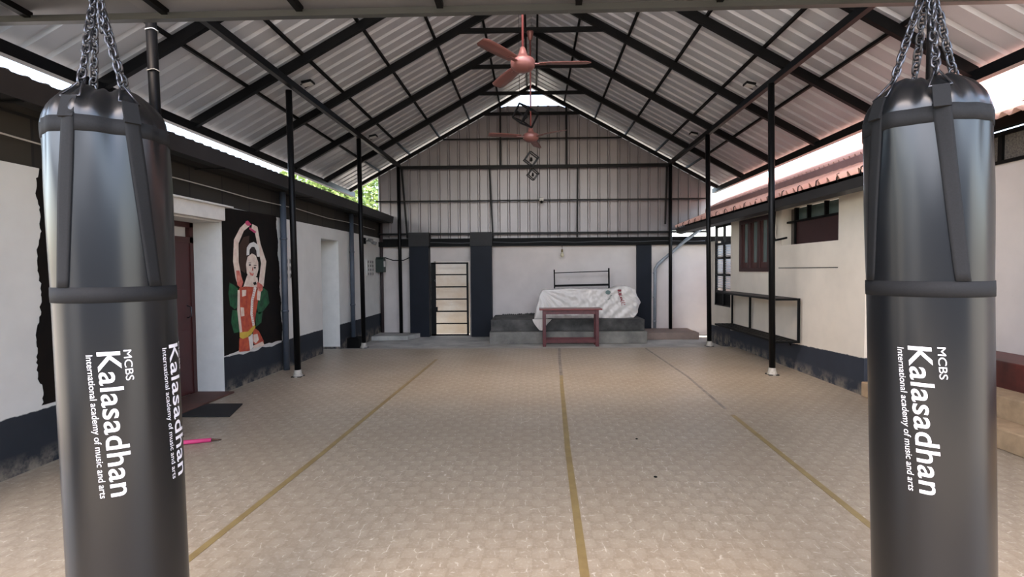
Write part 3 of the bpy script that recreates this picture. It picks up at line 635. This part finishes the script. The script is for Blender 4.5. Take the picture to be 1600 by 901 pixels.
# hanging wire cubes
def cube(y, z, e, rot, label, x=0.):
    t = thing('cube_frame', label, 'cube ornament', (x, y, z), 'hanging cube frames')
    R = Matrix.Rotation(rot[0], 3, 'Z') @ Matrix.Rotation(rot[1], 3, 'X') @ Matrix.Rotation(rot[2], 3, 'Y')
    c = [R @ Vector((i*e/2, j*e/2, k*e/2))+Vector((x, y, z)) for i in (-1, 1) for j in (-1, 1) for k in (-1, 1)]
    mb = MB()
    for i in range(8):
        for b_ in (1, 2, 4):
            if not i & b_: mb.bar(c[i], c[i | b_], .018, .018)
    mb.bar((c[0]+c[1])/2, (c[2]+c[3])/2, .014, .014)
    P_(mb.obj('cube_bars', M_black), t)
    top = max(c, key=lambda p: p.z)
    P_(MB().tube([top, (top.x, y, 5.31)], .003, 5).obj('hanging_wire', M_thin), t)
    P_(MB().lathe([(.0, .03), (.02, .03), (.03, -.03), (0, -.05)], (x, y, z), 10).obj('lamp_socket', M_thin), t)
cube(YT[4], 3.55, .20, (.75, .6, .1), 'nearest and largest hanging black cube frame', -.085)
cube(YT[2], 3.60, .19, (.18, .12, .62), 'middle hanging black cube frame just above the gable rail', -.02)
cube(YT[1], 3.58, .17, (.22, .1, .66), 'farthest and lowest looking hanging black cube frame', .01)

# ------------------------------------------------------------------ slatted rack on the right
t = thing('slatted_rack', 'black two-tier metal rack along the right wall between two posts', 'rack', (3.6, 8.8, .42))
x0, x1, y0, y1 = 3.46, 3.80, 7.52, 10.05
for z in (.44, 1.05):
    for y in (y0, y1-.03): P_(MB().box(x0, x1, y, y+.03, z-.015, z+.015).obj('end_rail', M_black), t)
for x in (x0, x1-.03):
    for z in (.44, 1.05): P_(MB().box(x, x+.03, y0+.03, y1-.03, z-.015, z+.015).obj('side_rail', M_black), t)
for y in (y0, 9.2, y1-.03): P_(MB().box(x1-.03, x1, y, y+.03, .455, 1.035).obj('rack_upright', M_black), t)
for i in range(3): P_(MB().box(x0+.075+i*.08, x0+.105+i*.08, y0+.03, y1-.03, .43, .45).obj('slat', M_black), t)
P_(MB().box(x0+.03, x1-.03, y0+.03, y1-.03, 1.045, 1.06).obj('shelf_board', mat('shelf_dark', (40, 36, 36), .6)), t)
for y in (7.9, 9.7): P_(MB().bar((3.79, y, .42), (3.86, y, .34), .03, .02).obj('wall_bracket', M_black), t)

# ------------------------------------------------------------------ red table
t = thing('red_table', 'narrow dark red wooden table in front of the concrete steps', 'table', (.80, 11.4, ZF))
zt = .665
P_(MB().box(.13, 1.47, 11.15, 11.60, zt-.03, zt).obj('tabletop', mat('table_top_red', (128, 62, 58), .35, noise=.15), bevel=.006), t)
P_(MB().box(.21, 1.39, 11.21, 11.23, zt-.12, zt-.03).box(.21, 1.39, 11.52, 11.54, zt-.12, zt-.03).box(.21, .23, 11.2, 11.54, zt-.12, zt-.03).box(1.37, 1.39, 11.2, 11.54, zt-.12, zt-.03).obj('apron', M_wood), t)
for x in (.20, 1.33):
    for y in (11.19, 11.49): P_(MB().box(x, x+.07, y, y+.07, ZF if y > 11.3 else ZF, zt-.03).obj('leg', M_wood, bevel=.004), t)
for y in (11.21, 11.51): P_(MB().box(.27, 1.33, y, y+.03, -.07, .01).obj('stretcher', M_wood), t)
P_(MB().box(.22, .24, 11.26, 11.49, -.05, .0).box(1.36, 1.38, 11.26, 11.49, -.05, 0).obj('stretcher', M_wood), t)

# ------------------------------------------------------------------ heap under the white sheet
def sheet():
    mb = MB(); nx, nu = 150, 70; V = []
    rnd = random.Random(3)
    ph = [rnd.uniform(0, 6.28) for _ in range(20)]
    def lerp(t_, pts):
        for (a, va), (b_, vb) in zip(pts, pts[1:]):
            if t_ <= b_: return va+(vb-va)*(t_-a)/(b_-a)
        return pts[-1][1]
    for i in range(nx+1):
        s = i/nx; x = .02+s*2.50
        top = lerp(s, [(0, .42), (.035, .75), (.075, 1.035), (.3, 1.05), (.55, 1.035), (.72, 1.04), (.78, 1.09), (.86, 1.11), (.93, 1.03), (1, .72)])
        bot = lerp(s, [(0, .376), (.8, .376), (.92, .385), (.96, .5), (1, .70)])
        bulge = lerp(s, [(0, .5), (.08, .8), (.2, 1), (.85, 1), (.95, .8), (1, .05)])
        yf = 12.10; yb = 12.72
        if s < .16: yf = 12.10-(.16-s)*1.7
        yc = (yf+yb)/2; hw = (yb-yf)/2*max(.06, bulge)
        for j in range(nu+1):
            u = j/nu                      # 0 front bottom, .5 front top, .75 back top, 1 back bottom
            if u < .5: q = u/.5; y = yc-hw*(1-.12*q**2); z = bot+(top-bot)*(q**.92)
            elif u < .75: q = (u-.5)/.25; y = yc-hw*.88+hw*1.76*q; z = top+.012*math.sin(q*PI)*bulge
            else: q = (u-.75)/.25; y = yc+hw*(.88+.12*q); z = top+(bot-top)*q
            # folds running down and to the right from the top left corner
            dx = x-.22; dz = 1.06-z; ang = math.atan2(dz+.02, dx+.08); rad = math.hypot(dx, dz)
            w1 = math.sin(ang*26+ph[0])*math.exp(-rad*.8)*min(1, rad*3)
            w2 = math.sin((x*1.0+dz*1.25)*21+ph[1]+1.5*math.sin(x*4))*.6*min(1, max(0, x-.35)*2)
            w3 = math.sin((x*2.2-dz*2.4)*17+ph[2])*max(0, (x-1.9))*1.5
            w4 = math.sin(x*53+z*31+ph[3])*.2
            a = .034*(w1+w2*.7+w3+w4)*max(.15, bulge)
            if u < .5: y -= a; z += a*.15
            elif u < .75: z += a*.4
            V.append((x+.01*math.sin(z*22+ph[4]), y, z))
    Fs = [(i*(nu+1)+j, (i+1)*(nu+1)+j, (i+1)*(nu+1)+j+1, i*(nu+1)+j+1) for i in range(nx) for j in range(nu)]
    mb.add(V, Fs, 0, True); return mb
sheet_m = mat('white_tarpaulin', (222, 216, 208), .38, noise=.06, nscale=3)
hp = thing('covered_heap', 'bulky heap wrapped in a creased white plastic sheet on the upper step', 'covered heap', (1.2, 12.4, .375))
P_(sheet().obj('plastic_sheet', sheet_m), hp)
tail = MB(); V = []; nn = 40; mm = 16
for i in range(nn+1):
    for j in range(mm+1):
        a_ = i/nn; q = j/mm; xl = -.02+.10*q**1.5; xr = .42-.14*q
        zb = .39-.25*q*(1-.35*abs(2*a_-.9)**2)
        V.append((xl+(xr-xl)*a_, 11.80-.045*min(1, q*3)-.02*math.sin(a_*22+q*2)*q-.03*math.sin(a_*PI)*q, zb))
V += [(x, y+.006, z) for x, y, z in V]; k_ = (nn+1)*(mm+1); Fs = []
for i in range(nn):
    for j in range(mm):
        a_ = i*(mm+1)+j; b_ = a_+mm+1; Fs += [(a_, b_, b_+1, a_+1), (k_+a_, k_+a_+1, k_+b_+1, k_+b_)]
tail.add(V, Fs, 0, True)
P_(tail.obj('sheet_tail', sheet_m), hp)
rm = mat('print_red', (150, 40, 48), .5); gm_ = mat('print_grey_green', (90, 110, 104), .5)
prt = MB(); rnd = random.Random(5)
for i in range(9):                       # red printed strokes, running down the sheet
    z = 1.02-i*.042; x = 1.94+i*.012+rnd.uniform(-.006, .006); y = 12.085
    w_ = rnd.uniform(.05, .09)
    prt.box(x, x+w_, y-.004, y, z, z+.012); prt.box(x+rnd.choice((0, w_-.012)), x+rnd.choice((0, w_-.012))+.014, y-.004, y, z-.022, z+.012)
P_(prt.obj('red_print', rm), hp)
pg_ = MB().prism([(1.72+.06*math.cos(i*PI/6), .97+.05*math.sin(i*PI/6)) for i in range(12)], 'Y', 12.078, 12.085)
for i in range(4): pg_.box(1.71+i*.02, 1.75+i*.02, 12.078, 12.085, .80+i*.03, .812+i*.03)
P_(pg_.obj('grey_print', gm_), hp)
t = thing('metal_headboard', 'black metal frame standing behind the white covered heap', 'frame', (1.17, 12.9, .375))
P_(MB().tube([(.53, 12.85, .375), (.52, 12.85, 1.50)], .016, 8).obj('upright', M_thin), t)
P_(MB().tube([(1.86, 12.85, .375), (1.85, 12.85, 1.53)], .02, 8).obj('upright', M_thin), t)
P_(MB().bar((.52, 12.85, 1.42), (1.85, 12.85, 1.455), .02, .022).obj('top_rail', M_thin), t)
P_(MB().bar((.52, 12.85, 1.105), (1.85, 12.85, 1.125), .03, .05).obj('lower_rail', M_thin), t)

# ------------------------------------------------------------------ floor items
M_tape = mat('brown_tape', (140, 122, 80), .4, rgb2=(122, 104, 68), nscale=6)
M_tapeg = mat('worn_tape', (140, 134, 124), .5, rgb2=(96, 90, 82), nscale=9)
def tape(label, pts, m, name='floor_tape', wd=.047):
    mb = MB()
    V = []
    for i, p in enumerate(pts):
        V += [(p[0]-wd/2, p[1], .0006), (p[0]+wd/2, p[1], .0006), (p[0]-wd/2, p[1], .0018), (p[0]+wd/2, p[1], .0018)]
    Fs = []
    for i in range(len(pts)-1):
        a = 4*i; b_ = a+4; Fs += [(a, b_, b_+1, a+1), (a+2, a+3, b_+3, b_+2), (a, a+2, b_+2, b_), (a+1, b_+1, b_+3, a+3)]
    Fs += [(0, 1, 3, 2), (len(V)-4, len(V)-2, len(V)-1, len(V)-3)]
    return tag(mb.add(V, Fs).obj(name, m), label, 'floor tape', 'tape lines on the vinyl')
tape('brown tape line on the left part of the vinyl floor', [(-1.86, .6), (-1.81, 2.73), (-1.75, 4.2), (-1.64, 8.8)], M_tape)
tape('brown tape line down the middle of the vinyl floor', [(.19, .6), (.243, 2.5), (.28, 4.36), (.365, 6.83), (.39, 7.4)], M_tape)
tape('worn pale end of the middle floor tape line', [(.39, 7.4), (.43, 8.6), (.49, 9.95)], M_tapeg)
tape('brown tape line on the right part of the vinyl floor', [(1.90, .6), (1.95, 3.05), (2.032, 5.36)], M_tape)
tape('worn pale tape line near the rack at the far right of the floor', [(2.045, 5.6), (2.14, 7.3), (2.12, 9.95)], M_tapeg, wd=.035)
dm = MB().prism([(-3.70, 5.33), (-3.15, 5.33), (-3.30, 5.84), (-3.71, 5.84)], 'Z', .0, .014)
tag(dm.obj('door_mat', mat('rubber_black', (22, 22, 23), .8, noise=.3, nscale=80), bevel=.003), 'thin black door mat beside the near left doorway', 'door mat')
pk = thing('pink_baton', 'bright pink plastic stick lying behind the left punching bag', 'stick', (-3.1, 4.5, .02))
P_(MB().tube([(-3.36, 4.36, .022), (-2.85, 4.535, .022)], [.022, .018], 12).obj('stick_body', mat('pink_plastic', (196, 60, 112), .4)), pk)
P_(MB().tube([(-2.85, 4.535, .022), (-2.775, 4.56, .018)], [.012, .004], 10).obj('stick_tip', mat('dark_wood_tip', (70, 46, 30), .6)), pk)
for x, y, s, lb in ((.873, 3.75, .014, 'near the right tape line'), (.905, 4.6, .012, 'farther along the floor seam')):
    tag(MB().lathe([(0, 0), (s, .001), (s*.8, .006), (0, .009)], (x, y, .0), 7).obj('floor_crumb', M_thin), 'tiny dark crumb on the vinyl floor, '+lb, 'crumb')

# ------------------------------------------------------------------ punching bags
M_vinyl = mat('bag_vinyl', (17, 19, 22), .28, noise=.12, nscale=3, bump=.02, spec=.55)
R_B = .173
def bag(cx_, cy_, lean, label, texts, apex, seed):
    rnd = random.Random(seed)
    d = Vector((-cx_, -cy_, 0)).normalized(); rv = Vector((-d.y, d.x, 0))
    t = thing('punching_bag', label, 'punching bag', (cx_, cy_, .32), 'punching bags')
    def ctr(z): return Vector((cx_+lean*(1.2-z), cy_, 0))
    def rad(z):
        if z < .36: return R_B-.02*((.36-z)/.04)**2
        if z < 1.46: return R_B
        return R_B+.003*math.sin((z-1.46)*5)
    ph = [rnd.uniform(0, 6.28) for _ in range(8)]
    def pt(al, z, r=None, off=0.):
        r0 = rad(z) if r is None else r
        k = max(0, min(1, (z-1.62)/.38))
        r0 += k*k*(.006*math.cos(5*al+ph[0])+.005*math.cos(8*al+ph[1]+z*6)+.003*math.cos(15*al+ph[2]-z*5))
        return ctr(z)+(d*math.cos(al)+rv*math.sin(al))*(r0+off)+Vector((0, 0, z))
    top = [(2.00, .175), (2.02, .171), (2.04, .163), (2.06, .150), (2.078, .134), (2.092, .116), (2.104, .098), (2.112, .078), (2.112, .05), (2.106, .0)]
    prof = [(.32, .0), (.32, .14), (.325, .158), (.34, .17)]+[(.36+(1.64)*i/90, None) for i in range(90)]+top
    n = 112; V = []
    for z, r in prof:
        for k in range(n):
            al = 2*PI*k/n; p = pt(al, z, r)
            if z > 2.0 and r and r > .01:
                fz = (z-2.0)/.11
                p += (p-Vector((ctr(z).x, ctr(z).y, z)))*(.025*math.cos(9*al+ph[3])+.03*math.cos(17*al+ph[4])+.02*math.cos(26*al))*fz
                p.z += min(1, r/.05)*(.005*fz*math.cos(3*al+ph[5])+.005*fz*math.cos(13*al+ph[6]))
            V.append(p)
    Fs = [(i*n+k, i*n+(k+1) % n, (i+1)*n+(k+1) % n, (i+1)*n+k) for i in range(len(prof)-1) for k in range(n)]
    P_(MB().add(V, Fs, 0, True).obj('bag_body', M_vinyl), t)
    def ribbon(name, fn_c, fn_w, zs, m, off=.0045):
        V = []; J = 5
        for z in zs:
            for j in range(J+1):
                al = fn_c(z)+fn_w(z)*(j/J-.5)
                V.append(pt(al, z, None, off)); V.append(pt(al, z, None, -.004))
        W = (J+1)*2; Fs = []
        for i in range(len(zs)-1):
            for j in range(J):
                a = i*W+2*j; b_ = a+W
                Fs += [(a, a+2, b_+2, b_), (a+1, b_+1, b_+3, a+3)]
            for j in (0, J):
                a = i*W+2*j; b_ = a+W; Fs.append((a, b_, b_+1, a+1))
        Fs += [tuple([2*j for j in range(J+1)]+[2*j+1 for j in reversed(range(J+1))])]
        return P_(MB().add(V, Fs, 0, True).obj(name, m), t)
    def band(name, z0, z1):
        V = []; nn = 96
        for z, o in ((z0, -.003), (z0, .0022), ((z0+z1)/2, .0028), (z1, .0022), (z1, -.003)):
            for k in range(nn): V.append(pt(2*PI*k/nn, z, None, o))
        Fs = [(i*nn+k, i*nn+(k+1) % nn, (i+1)*nn+(k+1) % nn, (i+1)*nn+k) for i in range(4) for k in range(nn)]
        return P_(MB().add(V, Fs, 0, True).obj(name, M_webb), t)
    band('waist_band', 1.405, 1.455); band('shoulder_band', 1.945, 1.995)
    ap = Vector((cx_+apex, cy_-.01, 2.43))
    for a_lo, a_hi in texts['straps']:
        fc = lambda z, a=math.radians(a_lo), b=math.radians(a_hi): a+(b-a)*max(0, (z-1.455)/.53)**.9
        stp = ribbon('strap', fc, lambda z: .042/R_B, [1.455+(2.0-1.455)*i/20 for i in range(21)], M_webb)
        # loop of strap, D-ring and chain
        al = math.radians(a_hi); dr = d*math.cos(al)+rv*math.sin(al); tg = rv*math.cos(al)-d*math.sin(al)
        c0 = ctr(2.0)+Vector((0, 0, 1.985))+dr*.186; c1 = ctr(2.0)+Vector((0, 0, 2.055))+dr*.165
        P2(MB().bar(c0, c1, .045, .008, upv=dr).obj('strap_loop', M_webb), stp)
        q0 = c1-tg*.028; q1 = c1+tg*.028; q2 = ctr(2)+Vector((0, 0, 2.115))+dr*.118
        P2(MB().tube([q0, (q0+q1)/2, q1, (q1+q2)/2+tg*.004, q2+tg*.006, q2-tg*.006, (q0+q2)/2-tg*.004], .0035, 8, closed=True).obj('triangle_ring', M_steel), stp)
        mb = MB(); A = q2-Vector((0, 0, .004)); B = ap+dr*.012; D = (B-A); L_ = D.length; m_ = int(round(L_/.0245)); D.normalize()
        s1 = D.cross(Vector((0, 1, .2))).normalized(); s2 = D.cross(s1)
        for k in range(m_):
            c = A+D*(L_*(k+.5)/m_); sw = rnd.uniform(-.35, .35)
            ss = (s1 if k % 2 else s2); ss = (ss*math.cos(sw)+(s2 if k % 2 else s1)*math.sin(sw))
            pts = []
            for q in range(14):
                aa = 2*PI*q/14; e1 = math.cos(aa); e2 = math.sin(aa)
                pts.append(c+D*(.0195*(abs(e1)**.7)*(1 if e1 > 0 else -1))+ss*(.0115*(abs(e2)**.8)*(1 if e2 > 0 else -1)))
            mb.tube(pts, .0038, 6, closed=True)
        P2(mb.obj('chain', M_steel), stp)
    # swivel ring and the chain up to the beam
    mb = MB(); mb.tube([ap+Vector((.022*math.cos(i*PI/8), 0, .022*math.sin(i*PI/8))) for i in range(16)], .005, 8, closed=True)
    P_(mb.obj('swivel_ring', M_steel), t)
    mb = MB(); zt = 3.65
    m_ = int((zt-ap.z-.02)/.03)
    for k in range(m_):
        c = ap+Vector((0, .0, .035+k*.03)); ss = Vector((1, 0, 0)) if k % 2 else Vector((0, 1, 0))
        mb.tube([c+Vector((0, 0, .021*math.cos(q*PI/6)))+ss*.011*math.sin(q*PI/6) for q in range(12)], .0038, 6, closed=True)
    P_(mb.obj('hanging_chain', M_steel), t)
    # spare chain end dangling
    mb = MB()
    for k in range(5):
        c = ap+rv*.01+d*.045+Vector((.0, 0, -.015-k*.024)); ss = Vector((1, 0, 0)) if k % 2 else Vector((0, 1, 0))
        mb.tube([c+Vector((0, 0, .0175*math.cos(q*PI/6)))+ss*.0095*math.sin(q*PI/6) for q in range(12)], .0031, 6, closed=True)
    P_(mb.obj('spare_chain', M_steel), t)
    # lettering, wrapped on the vinyl
    def text(body, a_base, a_h, z0, z1, bold, name, slant=0.):
        cu = bpy.data.curves.new('t', 'FONT'); cu.body = body; cu.size = 1; cu.offset = bold; cu.resolution_u = 4; cu.space_character = 1.04 if bold else 1.0
        ob = bpy.data.objects.new('t', cu); C.objects.link(ob)
        dg = bpy.context.evaluated_depsgraph_get(); me = bpy.data.meshes.new_from_object(ob.evaluated_get(dg))
        bpy.data.objects.remove(ob)
        xs = [v.co.x for v in me.vertices]; xa, xb = min(xs), max(xs)
        cap = .72   # cap height of the face
        bm = bmesh.new(); bm.from_mesh(me)
        for i in range(-2, 12):
            bmesh.ops.bisect_plane(bm, geom=bm.verts[:]+bm.edges[:]+bm.faces[:], plane_co=(0, i*.1, 0), plane_no=(0, 1, 0))
        for v in bm.verts:
            s = (v.co.x-xa)/(xb-xa); al = math.radians(a_base+a_h*(v.co.y/cap)+slant*s); z = z0+(z1-z0)*s
            v.co = pt(al, z, None, .0012)-Vector((cx_, cy_, .32))
        bm.to_mesh(me); bm.free()
        me.materials.clear(); me.materials.append(M_letter)
        o = bpy.data.objects.new(name, me); C.objects.link(o); o.parent = t; return o
    for off in texts['sets']:
        sl = texts['slant']
        text('MCBS', texts['a'][2]+off, 7.2, 1.25, 1.150, .0, 'lettering_line', sl*.2)
        text('Kalasadhan', texts['a'][1]+off, 20.5, 1.248, .778, .011, 'lettering_line', sl)
        text('International academy of music and arts', texts['a'][0]+off, 6.4, 1.240, .778, .0, 'lettering_line', sl)
    return t
bag(-1.445, 1.8, .015, 'black punching bag hanging at the left, printed on two sides',
    {'straps': [(-51, -34), (37, 20), (129, 146), (217, 200)], 'sets': (0, 71, 150, 230), 'a': (-29.5, -19.5, 3), 'slant': 6.5}, -.03, 11)
bag(1.341, 1.8, .034, 'black punching bag hanging at the right, with print in the middle',
    {'straps': [(-61, -45), (31, 14), (121, 135), (211, 198)], 'sets': (0, 120, 240), 'a': (-26.5, -16.5, 8), 'slant': 8.5}, -.03, 12)

# ------------------------------------------------------------------ trees outside
def tree(x, y, z, r, label, n, seed):
    rnd = random.Random(seed); t = thing('tree', label, 'tree', (x, y, -.3))
    P_(MB().tube([(x, y, -.3), (x+.1, y, z*.5), (x-.05, y, z)], [.16, .12, .05], 10).tube([(x+.08, y, z*.5), (x+.9, y+.1, z)], [.08, .03], 8).tube([(x+.08, y, z*.55), (x-.9, y-.1, z+.2)], [.08, .03], 8).obj('trunk', mat('bark', (84, 70, 56), .9, noise=.4)), t)
    mb = MB()
    for i in range(n):
        a = Vector((rnd.gauss(0, 1), rnd.gauss(0, 1), rnd.gauss(0, 1))).normalized()*(r*rnd.random()**.4); c = Vector((x, y, z))+Vector((a.x, a.y, a.z*.8))
        u = Vector((rnd.gauss(0, 1), rnd.gauss(0, 1), rnd.gauss(0, .6))).normalized()*rnd.uniform(.06, .13); v = u.cross(Vector((rnd.gauss(0, 1), rnd.gauss(0, 1), rnd.gauss(0, 1)))).normalized()*u.length*.45
        mb.add([c-u, c+v, c+u, c-v], [(0, 1, 2, 3)])
    P_(mb.obj('foliage', mat('leaf_green', (138, 160, 84), .6, rgb2=(96, 122, 62), nscale=1.5), fix=False), t)
tree(-7.4, 20, 4.6, 2.2, 'sunlit green tree seen through the gap left of the gable cladding', 9000, 1)
